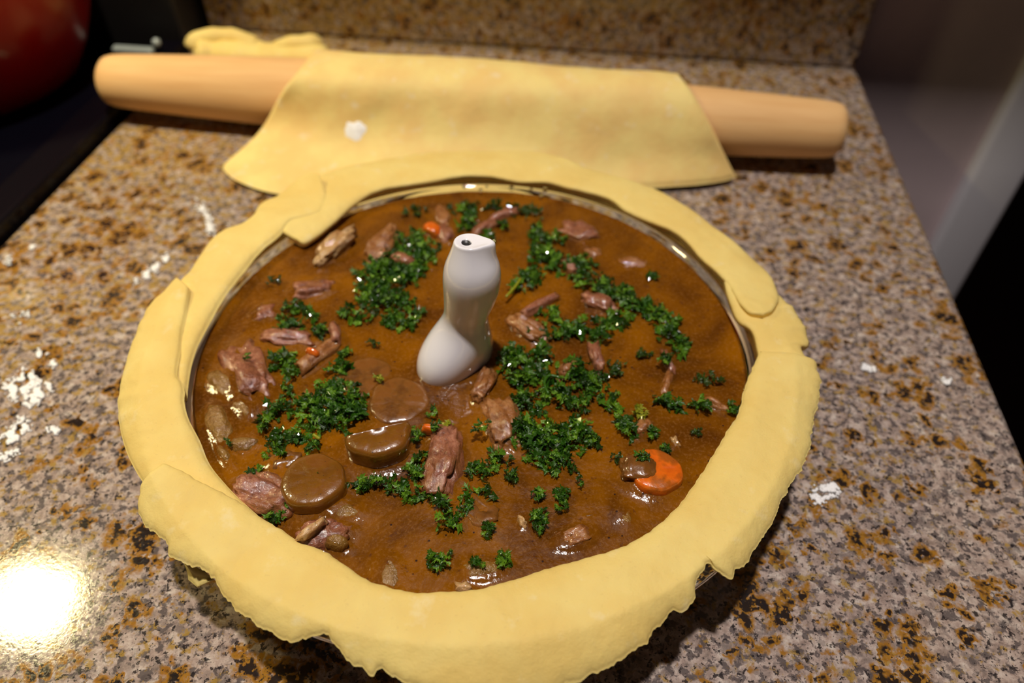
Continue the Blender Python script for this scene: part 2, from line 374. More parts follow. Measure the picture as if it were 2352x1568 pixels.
# ------------------------------------------------------------------ chunk list: (x0, y0, x1, y1, width px, height m, lift m, material, kind, label)
CH = [
 (552, 800, 590, 900, 92, .013, .0045, 'meat', 'meat_chunk', 'largest pink-brown meat chunk by the left glass wall'),
 (680, 668, 752, 652, 56, .011, .0035, 'meat', 'meat_chunk', 'wet pink meat chunk level with the bird neck, between glass and left parsley heap'),
 (594, 718, 632, 708, 44, .009, .002, 'meat', 'meat_chunk', 'small pink meat chunk near the upper-left glass wall'),
 (620, 768, 716, 774, 50, .011, .0035, 'meat', 'meat_chunk', 'pink meat chunk with parsley on top, above the largest left chunk'),
 (765, 748, 772, 778, 26, .009, .0055, 'meat', 'meat_chunk', 'bent upright shred of pink meat left of the bird'),
 (768, 780, 692, 842, 34, .008, .0045, 'meat_tan', 'meat_chunk', 'long orange-brown meat strip slanting down to the left'),
 (900, 528, 862, 576, 52, .011, .005, 'meat_tan', 'meat_chunk', 'tan meat chunk beside the upper-left parsley heap'),
 (735, 585, 800, 540, 42, .010, .0065, 'fat', 'meat_chunk', 'pale ragged piece of meat under the pastry tip'),
 (1012, 480, 1022, 510, 34, .008, .003, 'meat_tan', 'meat_chunk', 'brown bit near the back glass, above the orange carrot bit'),
 (1015, 522, 1030, 545, 34, .008, .004, 'meat', 'meat_chunk', 'small pink meat bit right beside the orange carrot bit'),
 (1090, 532, 1135, 508, 24, .008, .0045, 'meat', 'meat_chunk', 'thin pink meat shred just behind the bird beak'),
 (1130, 500, 1185, 482, 22, .008, .004, 'meat', 'meat_chunk', 'thin pink meat shred farthest back, behind the bird'),
 (1310, 520, 1350, 535, 58, .010, .003, 'meat', 'meat_chunk', 'soft pink meat chunk in the back right of the stew'),
 (912, 590, 938, 598, 32, .008, .006, 'meat', 'meat_chunk', 'small pink meat bit inside the upper-left parsley heap'),
 (1272, 682, 1195, 720, 20, .008, .004, 'meat', 'meat_chunk', 'curved thin meat shred right of the bird body'),
 (1185, 735, 1245, 768, 46, .010, .0045, 'meat_tan', 'meat_chunk', 'lumpy brown meat chunk right of the bird belly'),
 (1355, 682, 1400, 702, 40, .009, .0045, 'meat', 'meat_chunk', 'pink meat bit at the left end of the long right-hand parsley row'),
 (1360, 785, 1376, 835, 28, .009, .0055, 'meat', 'meat_chunk', 'upright pink shred of meat between two parsley heaps'),
 (1525, 808, 1545, 848, 20, .007, .004, 'meat', 'meat_chunk', 'hooked pink shred of meat on the right side of the stew'),
 (1540, 855, 1525, 905, 20, .006, .002, 'meat_tan', 'meat_chunk', 'sunken brown shred below the hooked pink shred'),
 (1618, 912, 1664, 935, 16, .006, .0028, 'meat_tan', 'meat_chunk', 'thin orange-brown sliver near the right glass wall'),
 (1300, 598, 1318, 615, 26, .008, .004, 'meat', 'meat_chunk', 'small bright pink bit in the upper-right parsley'),
 (1350, 572, 1372, 580, 26, .006, .0018, 'meat_tan', 'meat_chunk', 'faint brown bit between the back right chunk and the parsley'),
 (1425, 598, 1475, 606, 32, .006, .0016, 'meat_tan', 'meat_chunk', 'faint brown chunk in the open gravy at the upper right'),
 (1290, 850, 1320, 835, 28, .008, .0045, 'meat_tan', 'meat_chunk', 'small tan bit under the right parsley heap'),
 (1125, 855, 1100, 905, 44, .010, .0055, 'meat_tan', 'meat_chunk', 'brown triangular meat chunk just right of the bird base'),
 (1140, 925, 1165, 1000, 78, .012, .005, 'meat_tan', 'meat_chunk', 'large smooth tan meat chunk left of the densest parsley'),
 (1025, 995, 1005, 1105, 82, .013, .0055, 'meat', 'meat_chunk', 'large grainy pink meat chunk in front of the bird'),
 (560, 1110, 640, 1140, 84, .013, .0055, 'meat', 'meat_chunk', 'glistening red-brown meat chunk nearest the left front pastry'),
 (625, 1065, 680, 1045, 36, .008, .002, 'meat_dark', 'meat_chunk', 'gravy-coated shred behind the round brown slice'),
 (700, 1235, 785, 1215, 60, .011, .004, 'meat', 'meat_chunk', 'dark meat chunk at the lower left edge of the pastry'),
 (690, 1240, 745, 1198, 20, .007, .0095, 'fat', 'meat_chunk', 'pale strip of fat along the lower left meat chunk'),
 (1290, 1240, 1350, 1225, 46, .008, .002, 'meat_tan', 'meat_chunk', 'half-sunk brown chunk near the front right pastry'),
 (1465, 985, 1485, 972, 36, .008, .003, 'meat_tan', 'meat_chunk', 'small brown bit above the orange carrot slice'),
 (1060, 1150, 1110, 1190, 70, .008, .0006, 'meat_dark', 'meat_chunk', 'dark chunk sunk in the gravy in front of the pink chunk'),
 (1350, 1170, 1420, 1180, 60, .008, .0006, 'meat_dark', 'meat_chunk', 'dark chunk sunk in the gravy left below the carrot slice'),
 (700, 905, 720, 915, 30, .008, .002, 'meat_tan', 'meat_chunk', 'tan bit at the left tip of the central left parsley'),
 (487, 855, 520, 890, 44, .009, .003, 'onion', 'onion_piece', 'translucent onion bit against the largest left meat chunk'),
 (488, 935, 512, 1000, 56, .009, .003, 'onion', 'onion_piece', 'large oval translucent onion piece by the left glass wall'),
 (540, 922, 572, 945, 32, .007, .002, 'onion', 'onion_piece', 'small translucent onion bit below the largest left meat chunk'),
 (535, 1018, 580, 1012, 34, .008, .003, 'onion', 'onion_piece', 'glistening onion bit at the left pastry edge'),
 (500, 1025, 530, 1060, 22, .006, .002, 'onion', 'onion_piece', 'narrow onion sliver touching the left pastry edge'),
 (885, 1290, 905, 1340, 60, .007, .0012, 'onion', 'onion_piece', 'broad onion piece half sunk at the front pastry edge'),
 (1075, 1310, 1140, 1300, 50, .007, .0018, 'onion', 'onion_piece', 'rounded onion piece under a parsley stem at the front'),
 (755, 1240, 790, 1245, 26, .008, .006, 'onion', 'onion_piece', 'yellow-green vegetable cube at the lower left pastry'),
 (750, 1160, 815, 1175, 44, .007, .0015, 'onion', 'onion_piece', 'sunk onion strip just below the round brown slice'),
 (1430, 1170, 1445, 1200, 34, .006, .001, 'onion', 'onion_piece', 'pale sunken onion bit near the right front pastry'),
 (1195, 1190, 1203, 1205, 14, .006, .003, 'fat', 'barley_bit', 'pale crumb left of the two front right parsley sprigs'),
 (1050, 1348, 1075, 1345, 18, .006, .004, 'fat', 'barley_bit', 'pale crumb touching the front pastry edge'),
 (1546, 1005, 1556, 1018, 12, .005, .0025, 'fat', 'barley_bit', 'tiny pale crumb above the orange carrot slice'),
 (985, 518, 1003, 530, 28, .009, .0055, 'carrot', 'carrot_bit', 'small bright orange carrot bit behind the bird'),
 (975, 982, 1000, 988, 18, .007, .006, 'carrot', 'carrot_bit', 'small orange carrot bit on the large grainy chunk'),
 (708, 808, 728, 815, 14, .006, .007, 'carrot', 'carrot_bit', 'tiny orange carrot bit on the long meat strip'),
]
blobs = []
def chunk_mesh(L, W, H, seed, rough=.16, sub=4, boxy=.55):
    bm = bmesh.new(); bmesh.ops.create_icosphere(bm, subdivisions=sub, radius=1)
    off = Vector((seed*7.31, seed*3.17, seed*1.7))
    for v in bm.verts:
        n = v.co.normalized(); p = Vector([math.copysign(abs(c)**boxy, c) for c in n]); p = n.lerp(p, .6)
        q = Vector((n.x*1.1, n.y*2.0, n.z*2.0))
        k = 1 + rough*1.6*noise.noise(n*1.4+off) + rough*noise.noise(q*1.9+off*2) + rough*.5*noise.noise(q*5+off) + rough*.22*noise.noise(q*11+off)
        p = p*k; v.co = Vector((p.x*L/2, p.y*W/2, p.z*H/2))
    return bm
for i, (x0, y0, x1, y1, wpx, H, lift, mt, kind, lab) in enumerate(CH):
    zt = Zb+lift*.6; a = at(x0, y0, zt); b_ = at(x1, y1, zt); c = (a+b_)/2
    s = (at((x0+x1)/2+10, (y0+y1)/2, zt)-at((x0+x1)/2, (y0+y1)/2, zt)).length/10
    W = wpx*s; L = (b_-a).length + W*.75; ang = math.atan2(b_.y-a.y, b_.x-a.x)
    horiz = abs(math.cos(ang))
    W2 = W*(1.0 + .12*horiz)
    rough = {'fat': .30, 'onion': .10, 'coin': .05, 'carrot': .12}.get(mt, .22)
    small = wpx < 40
    bm = chunk_mesh(L, W2, H, i+1, rough, 3 if small else 4, .8 if mt == 'onion' else .6)
    o = from_bm(kind, bm, M[mt]); o.rotation_euler = (R.uniform(-.1, .1), R.uniform(-.1, .1), ang)
    o.location = (c.x, c.y, Zb+lift-H/2)
    tag(o, lab, {'meat_chunk': 'meat', 'onion_piece': 'onion', 'barley_bit': 'crumb', 'carrot_bit': 'carrot'}[kind],
        {'meat_chunk': 'meat pieces in the stew', 'onion_piece': 'onion pieces in the stew', 'barley_bit': 'pale crumbs in the stew', 'carrot_bit': 'orange carrot bits in the stew'}[kind])
    blobs.append((c.x, c.y, max(L, W2)*.5, min(L, W2)*.5, ang, lift))

# vegetable slices
def disc(name, c, r, h, tilt, az, m, label, cat, cut=None, seed=1, group=None):
    """coin with rounded rim; cut=angle range kept when it is a half coin"""
    bm = bmesh.new(); n = 64
    a0, a1 = (0, 2*PI) if cut is None else cut
    prof = [(0, 1), (.35, 1.0), (.7, .99), (.88, .96), (.96, .82), (1.0, .55), (1.0, -.6), (.95, -.9), (.8, -1), (0, -1)]
    angs = [a0+(a1-a0)*i/n for i in range(n+(0 if cut is None else 1))]
    rows = []
    for (pr, pz) in prof:
        row = []
        for a in angs:
            k = 1+.035*math.sin(3*a+seed)+.02*math.sin(7*a+seed*2)
            x = pr*r*math.cos(a)*k; y = pr*r*math.sin(a)*k; z = pz*h/2 + .0004*noise.noise(Vector((x, y, seed*.1))*350)
            row.append(bm.verts.new((x, y, z)))
        rows.append(row)
    m_ = len(angs)
    for j in range(len(rows)-1):
        for i in range(m_ if cut is None else m_-1):
            bm.faces.new((rows[j][i], rows[j+1][i], rows[j+1][(i+1) % m_], rows[j][(i+1) % m_]))
    if cut is not None:
        bm.faces.new([r_[0] for r_ in rows][::1]); bm.faces.new([r_[-1] for r_ in rows][::-1])
    bmesh.ops.remove_doubles(bm, verts=bm.verts, dist=1e-6)
    o = from_bm(name, bm, m); o.location = c
    o.rotation_euler = (Matrix.Rotation(az, 3, 'Z') @ Matrix.Rotation(tilt, 3, 'X')).to_euler()
    tag(o, label, cat, group); return o
c = at(717, 1098, .047); disc('vegetable_slice', (c.x, c.y, .0435), .0118, .0075, -.02, .2, M['coin'], 'round brown vegetable slice lying flat at the lower left, parsley flecks on it', 'vegetable', seed=2)
blobs.append((c.x, c.y, .0125, .0125, 0, .004))
c = at(866, 984, .0495); disc('vegetable_slice', (c.x, c.y, .0443), .0128, .0105, -.03, .42, M['coin'], 'thick half-moon brown vegetable slice standing proud of the gravy in front of the bird', 'vegetable', cut=(PI*1.0, PI*2.0), seed=4)
blobs.append((c.x+.003, c.y-.005, .0135, .009, .4, .003))
c = at(915, 918, .041); disc('vegetable_slice', (c.x, c.y, .0385), .0125, .006, .03, 1.2, M['meat_dark'], 'round slice just under the gravy, left of the bird foot', 'vegetable', seed=5)
blobs.append((c.x, c.y, .0125, .0125, 0, .0012))
c = at(838, 865, .041); disc('vegetable_slice', (c.x, c.y, .0382), .0118, .006, .03, .4, M['meat_dark'], 'faint round slice under the gravy, farther left from the bird foot', 'vegetable', seed=6)
blobs.append((c.x, c.y, .0118, .0118, 0, .0012))
c = at(1508, 1078, .044); disc('carrot_slice', (c.x, c.y, .0415), .0098, .0065, -.06, -.4, M['carrot'], 'bright orange carrot slice near the right front pastry', 'carrot', seed=7)
blobs.append((c.x, c.y, .011, .011, 0, .004))
c = at(1476, 1085, .043)
o = from_bm('meat_chunk', chunk_mesh(.013, .011, .008, 77, .15), M['meat_dark']); o.location = (c.x-.002, c.y+.001, .0424)
tag(o, 'gravy-coated lump overlapping the left side of the orange carrot slice', 'meat', 'meat pieces in the stew'); blobs.append((c.x, c.y, .008, .007, 0, .003))

# ------------------------------------------------------------------ gravy
bird_c = at(1048, 822, Zb)
def broth_h(x, y):
    r = math.hypot(x, y)
    h = .00025*noise.noise(Vector((x*55, y*55, 3))) + .00028*noise.noise(Vector((x*140, y*140, 9))) + .0010*math.exp(-(Rb-r)/.0016)
    for (bx, by, L, W, ang, lift) in blobs:
        dx = x-bx; dy = y-by
        if abs(dx) > .035 or abs(dy) > .035: continue
        u = (dx*math.cos(ang)+dy*math.sin(ang))/L; v_ = (-dx*math.sin(ang)+dy*math.cos(ang))/W
        d = math.sqrt(u*u+v_*v_)
        h += .0012*math.exp(-((max(d, .9)-.9)/.22)**2)*min(1, lift/.002)
    d = math.hypot(x-bird_c.x, y-bird_c.y); h += .0012*math.exp(-((max(d, .0155)-.0155)/.0022))
    return min(h, .0035)
n, rings = 260, 110; v = []; f = []
for j in range(1, rings+1):
    rr = Rb*.9985*(j/rings)
    for i in range(n):
        a = 2*PI*i/n; x = rr*math.cos(a); y = rr*math.sin(a); v.append((x, y, Zb+broth_h(x, y)))
for j in range(rings-1):
    for i in range(n): f.append((j*n+i, (j+1)*n+i, (j+1)*n+(i+1) % n, j*n+(i+1) % n))
f.append(tuple(range(n)))
k0 = (rings-1)*n
for (rr, z) in ((.1168, .0395), (.0985, .0115), (.0948, .0072), (.0895, .0052)):
    s0 = len(v)
    for i in range(n): a = 2*PI*i/n; v.append((rr*math.cos(a), rr*math.sin(a), z))
    for i in range(n): f.append((k0+i, s0+i, s0+(i+1) % n, k0+(i+1) % n))
    k0 = s0
f.append(tuple(range(k0, k0+n))[::-1])
o = from_py('gravy', v, f, M['broth']); tag(o, 'glossy brown stew gravy filling the glass pie dish', 'gravy', kind='stuff')

# ------------------------------------------------------------------ pie bird
by = bird_c.y
def bp_(px, py, dy=0):  return at_y(px, py, by+dy)
bird = empty('pie_bird', (bird_c.x, bird_c.y, .0052), 'white glazed porcelain pie bird standing upright in the middle of the stew', 'pie bird')
# sections: (pixel centre x, y, half width px, depth factor, plane offset)
SEC = [(1046, 905, 66, 1.0), (1046, 880, 68, 1.0), (1046, 855, 72, 1.0), (1047, 828, 76, 1.0), (1050, 800, 78, .98), (1055, 775, 72, .96),
       (1062, 752, 61, .92), (1068, 732, 52, .92), (1072, 715, 50.5, .95), (1077, 695, 56, 1.0), (1080, 672, 60, 1.0), (1082, 648, 64, 1.0),
       (1083, 625, 65, 1.0), (1083, 605, 60.5, .97), (1080, 588, 51, .94), (1078, 572, 44.5, .86), (1078, 560, 41, .78)]
v = []; nn = 56
prevs = []
base_c = bp_(SEC[0][0], SEC[0][1])
rows = [(base_c.x, base_c.y, .006, .019, 1.0), (base_c.x, base_c.y, .012, .0165, 1.0)]
for (px, py, hw, df) in SEC:
    p = bp_(px, py); sc = (bp_(px+10, py)-p).length/10
    if p.z > .02: rows.append((p.x, p.y, p.z, hw*sc, df))
rows = [(*r_, 0) if len(r_) == 5 else r_ for r_ in rows]
rows.sort(key=lambda r_: r_[2])
ztop = rows[-1][2]
top_c = rows[-1]
def bird_pt(row, a, inner=1.0):
    x, y, z, r, df = row[:5]
    cx = math.cos(a); cy = math.sin(a)
    # beak: a ridge on the right side near the top
    t = max(0, min(1, (z-(ztop-.013))/.012)); bk = t*t
    rad = r*(1+.46*bk*max(0, math.cos(a-.12))**9 - .10*bk*max(0, -math.cos(a))**2)
    # belly: fuller towards the lower left front
    bl = math.exp(-((z-.047)/.011)**2); rad *= 1+.16*bl*max(0, math.cos(a+2.0))**2
    el = math.exp(-((z-.036)/.016)**2); rad *= 1+.20*el*math.cos(2*(a-.86))
    # folded wings swell on the right and left of the upper body
    wg = math.exp(-((z-.082)/.008)**2); rad *= 1+.07*wg*max(0, math.cos(a-.1))**3
    return Vector((x+rad*cx*inner, y+rad*cy*df*inner, z))
for row in rows:
    for i in range(nn): v.append(bird_pt(row, 2*PI*i/nn))
# the head: rim, flat slanting top and vent
k = len(rows)
hole_c = Vector((top_c[0]-.0012, top_c[1]+.000, ztop+.0006))
for (inn, dz) in ((.97, .0008), (.90, .0013), (.80, .0013), (.6, .0009), (.45, .0006)):
    for i in range(nn):
        q_ = bird_pt(top_c, 2*PI*i/nn, inn); v.append(q_+Vector((0, 0, dz)))
for (rh, dz) in ((.0020, .0), (.0018, -.0006), (.0018, -.006)):
    for i in range(nn):
        a = 2*PI*i/nn; v.append(hole_c+Vector((rh*math.cos(a), rh*math.sin(a)*.85, dz)))
tot = len(v)//nn; f = []
for j in range(tot-1):
    for i in range(nn): f.append((j*nn+i, j*nn+(i+1) % nn, (j+1)*nn+(i+1) % nn, (j+1)*nn+i))
f.append(tuple(range(nn))[::-1])
body = from_py('body', v, f, M['porcelain'], bird)
sm = body.modifiers.new('s', 'SUBSURF'); sm.levels = 1; sm.render_levels = 2
# vent shaft seen through the beak
v, f = lathe([(.00005, hole_c.z-.0055), (.00150, hole_c.z-.0055), (.00150, hole_c.z-.0002), (.00142, hole_c.z-.0001), (.00140, hole_c.z-.004)], 24, (hole_c.x, hole_c.y))
tag(from_py('vent', v, f, M['hole'], bird), 'dark steam hole in the top of the head')

# ------------------------------------------------------------------ pastry ring
T = .0042
def zring(r, y=0):
    z = .0442; k = min(1, max(0, (.03-y)/.12))     # the pastry hangs down at the front and juts out at the back
    if r > .136: z -= (r-.136)*(.16+.36*k) + (1+5*k)*(r-.136)**2
    if r < .121: z -= (.121-r)*.22
    return z
def on_ring(px, py, extra=0):
    z = .048
    for _ in range(30):
        p = at(px, py, z); z = .5*z + .5*(zring(math.hypot(p.x, p.y), p.y) + T*.6 + extra)
    return p.x, p.y
def strip(inner_px, outer_px, n, m, lift0, lift1, liftm, seed, ragged=0, ragged_in=0, T_=T, w0=.10, w1=.10):
    I = spline([on_ring(*p) for p in inner_px], n); O = spline([on_ring(*p) for p in outer_px], n)
    top = []; bot = []
    for i in range(n):
        u = i/(n-1)
        lift = liftm + (lift0-liftm)*max(0, 1-u/w0) + (lift1-liftm)*max(0, 1-(1-u)/w1)
        rg = ragged*(noise.noise(Vector((u*90, seed, 0))) + .6*noise.noise(Vector((u*260, seed, 3))))*.0011
        ri = ragged_in*noise.noise(Vector((u*110, seed+5, 0)))*.0005
        a = np.array(I[i]); b_ = np.array(O[i]); d = b_-a; L = np.linalg.norm(d)+1e-9
        a = a + d/L*ri; b_ = b_ + d/L*rg; rowt = []; rowb = []
        ee = min(1, min(u, 1-u)/.012)
        for j in range(m+1):
            s = j/m; ss = .5-.5*math.cos(PI*s); ss = .5*s+.5*ss
            x, y = a+(b_-a)*ss; r = math.hypot(x, y)
            e = (1-abs(2*ss-1)**7)**.5 if 0 < j < m else 0
            e *= math.sqrt(max(0, 1-(1-ee)**2)) if ee < 1 else 1
            base = zring(r, y)+lift
            wav = .0011*noise.noise(Vector((x*26, y*26, seed))) + .0006*noise.noise(Vector((x*75, y*75, seed))) + .00022*noise.noise(Vector((x*260, y*260, seed)))
            th = T_*(1+.18*noise.noise(Vector((x*45, y*45, seed+4))))
            mid = base+th*.5
            # undulating outer edge
            mid += wav*.8 + .0012*ss*ss*noise.noise(Vector((u*22, seed*1.3, 0)))*(1 if r > .13 else .4)
            z1 = mid+th*.5*e; z0 = mid-th*.5*e
            rowt.append((x, y, z1)); rowb.append((x, y, z0))
        top.append(rowt); bot.append(rowb)
    v = []; f = []; W = m+1
    for r_ in top: v += r_
    for r_ in bot: v += r_
    N = n*W
    for i in range(n-1):
        for j in range(m):
            q_ = i*W+j; f.append((q_, q_+1, q_+W+1, q_+W)); f.append((N+q_, N+q_+W, N+q_+W+1, N+q_+1))
    for i in range(n-1):
        a = i*W; f.append((a, a+W, N+a+W, N+a)); a = i*W+m; f.append((a, N+a, N+a+W, a+W))
    for j in range(m):
        f.append((j, N+j, N+j+1, j+1)); a = (n-1)*W+j; f.append((a, a+1, N+a+1, N+a))
    return v, f
ring = empty('pastry_ring', (0, 0, .047), 'pale yellow raw pastry strips pressed around the rim of the glass dish', 'pastry')
# front strip, from the lower left seam round the front to the right seam (lies on top of its neighbours)
inF = [(383, 1082), (425, 1096), (470, 1118), (520, 1140), (565, 1164), (600, 1190), (645, 1216), (690, 1246), (743, 1267), (791, 1297), (833, 1327), (884, 1346), (943, 1360), (1018, 1361),
       (1100, 1354), (1160, 1337), (1243, 1309), (1348, 1282), (1398, 1267), (1450, 1247), (1496, 1219), (1534, 1187), (1566, 1152), (1591, 1117), (1630, 1059), (1661, 1005), (1692, 957), (1706, 906), (1722, 862), (1742, 818)]
outF = [(341, 1124), (330, 1160), (327, 1190), (350, 1228), (385, 1252), (395, 1280), (435, 1302), (484, 1322), (508, 1362), (560, 1410), (620, 1452), (665, 1474), (700, 1464), (742, 1452), (770, 1480),
        (800, 1514), (828, 1530), (853, 1546), (872, 1534), (930, 1568), (1020, 1604), (1140, 1618), (1250, 1592), (1330, 1562), (1400, 1532), (1460, 1494), (1492, 1468), (1508, 1440), (1545, 1402),
        (1574, 1398), (1594, 1374), (1602, 1330), (1628, 1295), (1645, 1312), (1680, 1333), (1690, 1312), (1716, 1291), (1737, 1258), (1768, 1208), (1797, 1148), (1836, 1084), (1858, 1035), (1870, 962), (1880, 908), (1875, 864), (1864, 838)]
v, f = strip(inF, outF, 620, 30, .0050, .0036, .0004, 1.3, w0=.16, ragged=.9, ragged_in=1)
from_py('pastry_strip', v, f, M['dough'], ring)
# left outer strip with pointed top, lying over the next one
inL = [(441, 676), (434, 720), (424, 770), (419, 820), (412, 870), (424, 892), (430, 912), (429, 935), (438, 972), (461, 1016), (482, 1066), (520, 1112), (562, 1152), (600, 1185)]
outL = [(414, 652), (385, 680), (350, 711), (322, 765), (300, 819), (281, 896), (276, 956), (287, 1026), (312, 1082), (340, 1122), (362, 1144), (392, 1172), (425, 1200)]
v, f = strip(inL, outL, 260, 20, .0034, -.0022, .0030, 2.1, w1=.50)
from_py('pastry_strip', v, f, M['dough'], ring)
# upper left strip with a rounded end near the sheet
inU = [(738, 425), (753, 460), (740, 490), (700, 503), (668, 513), (640, 545), (600, 580), (565, 622), (515, 684), (478, 750), (449, 812), (434, 870), (428, 920)]
outU = [(722, 421), (700, 423), (680, 428), (650, 443), (594, 476), (579, 502), (494, 548), (451, 604), (402, 664), (372, 700), (345, 760), (330, 830), (325, 900)]
v, f = strip(inU, outU, 260, 18, .0062, 0, .0006, 3.4)
from_py('pastry_strip', v, f, M['dough'], ring)
# long back strip; its rounded right end is pressed over the short right strip
inB = [(682, 552), (706, 557), (770, 513), (808, 480), (859, 447), (910, 432), (1000, 420), (1053, 409), (1117, 407), (1181, 418), (1257, 423), (1308, 436), (1372, 449), (1405, 462), (1436, 488), (1500, 515),
       (1561, 543), (1606, 591), (1651, 636), (1672, 662), (1692, 705), (1715, 732), (1738, 738)]
outB = [(640, 530), (650, 480), (700, 432), (745, 402), (800, 382), (884, 366), (967, 354), (1060, 348), (1160, 348), (1235, 352), (1290, 364), (1345, 388), (1400, 402), (1491, 430), (1539, 457), (1606, 499), (1682, 556),
        (1740, 604), (1765, 632), (1782, 668), (1788, 695), (1772, 725), (1748, 739)]
v, f = strip(inB, outB, 420, 20, -.0012, .0032, .0003, 4.2)
from_py('pastry_strip', v, f, M['dough'], ring)
# short right strip
inR = [(1660, 640), (1667, 677), (1682, 725), (1697, 746), (1724, 764), (1735, 800), (1738, 822), (1722, 860), (1708, 890)]
outR = [(1745, 612), (1776, 668), (1812, 697), (1843, 738), (1858, 776), (1856, 796), (1841, 800), (1850, 822), (1866, 850), (1872, 890)]
v, f = strip(inR, outR, 150, 18, 0, -.001, .0002, 5.7, ragged=.5)
from_py('pastry_strip', v, f, M['dough'], ring)
# thin flap hanging under the lower left edge
a = [at(420, 1285, .040), at(445, 1300, .040), at(484, 1316, .041)]; b_ = [at(432, 1330, .034), at(452, 1347, .034), at(488, 1330, .038)]
v = [];
for k_ in range(3):
    for s in range(4): v.append(a[k_].lerp(b_[k_], s/3)+Vector((0, 0, -.0008*s*(3-s))))
v2 = [p_-Vector((0, 0, .0008)) for p_ in v]; f = []
for k_ in range(2):
    for s in range(3):
        q_ = k_*4+s; f.append((q_, q_+1, q_+5, q_+4)); f.append((12+q_, 16+q_, 17+q_, 13+q_))
for e_ in ((0, 4), (4, 8), (8, 9), (9, 10), (10, 11), (11, 7), (7, 3), (3, 2), (2, 1), (1, 0)): f.append((e_[0], e_[1], 12+e_[1], 12+e_[0]))
tag(from_py('pastry_flap', v+v2, f, M['dough'], ring), 'thin translucent flap hanging under the lower left edge')

# ------------------------------------------------------------------ rolling pin
PL = at(246, 192, .024); PR = at(1932, 308, .024)
PL = Vector((PL.x, PL.y, .0265)); PR = Vector((PR.x, PR.y, .0265)); Lp = (PR-PL).length
pin = empty('rolling_pin', ((PL.x+PR.x)/2, (PL.y+PR.y)/2, 0), 'tapered pale wooden rolling pin lying across the worktop behind the pie', 'rolling pin')
prof = []
def prad(s):  # s 0..1
    return .0255 - .0078*abs(2*s-1)**1.7
for k_ in range(0, 61):
    s = k_/60; prof.append((s, prad(s)))
e0 = .006
def ends(rv):
    return [(0, .0001), (.0, rv*.55), (.0012, rv*.80), (.0035, rv*.94), (.0075, rv)]
v = []; f = []; nn = 64
st_ = [(x, r_) for x, r_ in ends(prad(0))] + [(s*Lp, r_) for s, r_ in prof[2:-2]] + [(Lp-x, r_) for x, r_ in reversed(ends(prad(1)))]
for x, r_ in st_:
    for i in range(nn): a = 2*PI*i/nn; v.append((x, r_*math.cos(a), r_*math.sin(a)))
for j in range(len(st_)-1):
    for i in range(nn): f.append((j*nn+i, (j+1)*nn+i, (j+1)*nn+(i+1) % nn, j*nn+(i+1) % nn))
o = from_py('barrel', v, f, M['wood']); o.parent = pin
d = PR-PL; o.location = PL-pin.location; o.rotation_euler = (0, 0, math.atan2(d.y, d.x))

# ------------------------------------------------------------------ pastry sheet over the pin
Lf = [(-.190, .305, .0035), (-.185, .285, .010), (-.175, .268, .030)]; Rt = [(.118, .300, .0035), (.116, .283, .010), (.112, .268, .030)]
for (px, py, z) in [(722, 112, .0535), (695, 140, .0565), (664, 182, .0515), (642, 218, .041), (622, 252, .029), (598, 290, .0175), (556, 336, .009), (506, 377, .0055)]: Lf.append(tuple(at(px, py, z)))
for (px, py, z) in [(1562, 166, .0530), (1582, 192, .0555), (1606, 232, .0495), (1628, 275, .0405), (1647, 315, .0305), (1665, 350, .0205), (1684, 384, .0115), (1697, 404, .0065)]: Rt.append(tuple(at(px, py, z)))
front = spline([tuple(at(*p, .0055)) for p in [(506, 377), (525, 400), (570, 422), (640, 441), (760, 450), (950, 452), (1200, 446), (1500, 430), (1600, 424), (1660, 417), (1688, 411), (1697, 404)]], 200)
NS, NV = 160, 90
A = spline(Lf, NV); B = spline(Rt, NV)
def sheet_pt(u, v_):
    i = v_*(NV-1); i0 = min(int(i), NV-2); t_ = i-i0
    a = A[i0]*(1-t_)+A[i0+1]*t_; b__ = B[i0]*(1-t_)+B[i0+1]*t_
    p = a*(1-u)+b__*u
    k_ = max(0, (v_-.55)/.45)**1.6
    j = u*199; j0 = min(int(j), 198); fr = front[j0]*(1-(j-j0))+front[j0+1]*(j-j0)
    line = A[-1]*(1-u)+B[-1]*u
    p = p+(fr-line)*k_
    return Vector(p)
def push_off_pin(p):
    s = min(1, max(0, (p-PL).dot(PR-PL)/Lp/Lp)); c = PL+(PR-PL)*s; w_ = p-c; need = prad(s)+.0052
    return c+w_.normalized()*need if w_.length < need else p
def sheet_noise(u, v_):
    return .0016*noise.noise(Vector((u*5, v_*4, 2)))+.0006*noise.noise(Vector((u*16, v_*10, 6)))
G = np.array([[tuple(push_off_pin(sheet_pt(j/(NS-1), i/(NV-1)))) for j in range(NS)] for i in range(NV)])
for _ in range(14):
    G[1:-1] = .5*G[1:-1]+.25*(G[2:]+G[:-2]); G[:, 1:-1] = .5*G[:, 1:-1]+.25*(G[:, 2:]+G[:, :-2])
top = []; bot = []
for i in range(NV):
    v_ = i/(NV-1); rt_ = []; rb_ = []
    for j in range(NS):
        u = j/(NS-1); p = Vector(G[i, j]); q1 = Vector(G[min(NV-1, i+1), j]); q0 = Vector(G[max(0, i-1), j]); r1 = Vector(G[i, min(NS-1, j+1)]); r0 = Vector(G[i, max(0, j-1)])
        nrm = (q1-q0).cross(r1-r0).normalized()
        if nrm.z < 0 and abs(nrm.z) > .2: nrm = -nrm
        if v_ < .3 and nrm.y < 0: nrm = -nrm
        e = min(1, min(i, NV-1-i)/2.5, min(j, NS-1-j)/2.5); e = math.sqrt(max(0, 1-(1-e)**2))
        mid = p-nrm*.0022+nrm*sheet_noise(u, v_)*(1 if v_ > .25 else .2)
        rt_.append(mid+nrm*.0022*e); rb_.append(mid-nrm*.0022*e)
    top.append(rt_); bot.append(rb_)
v = []; f = []
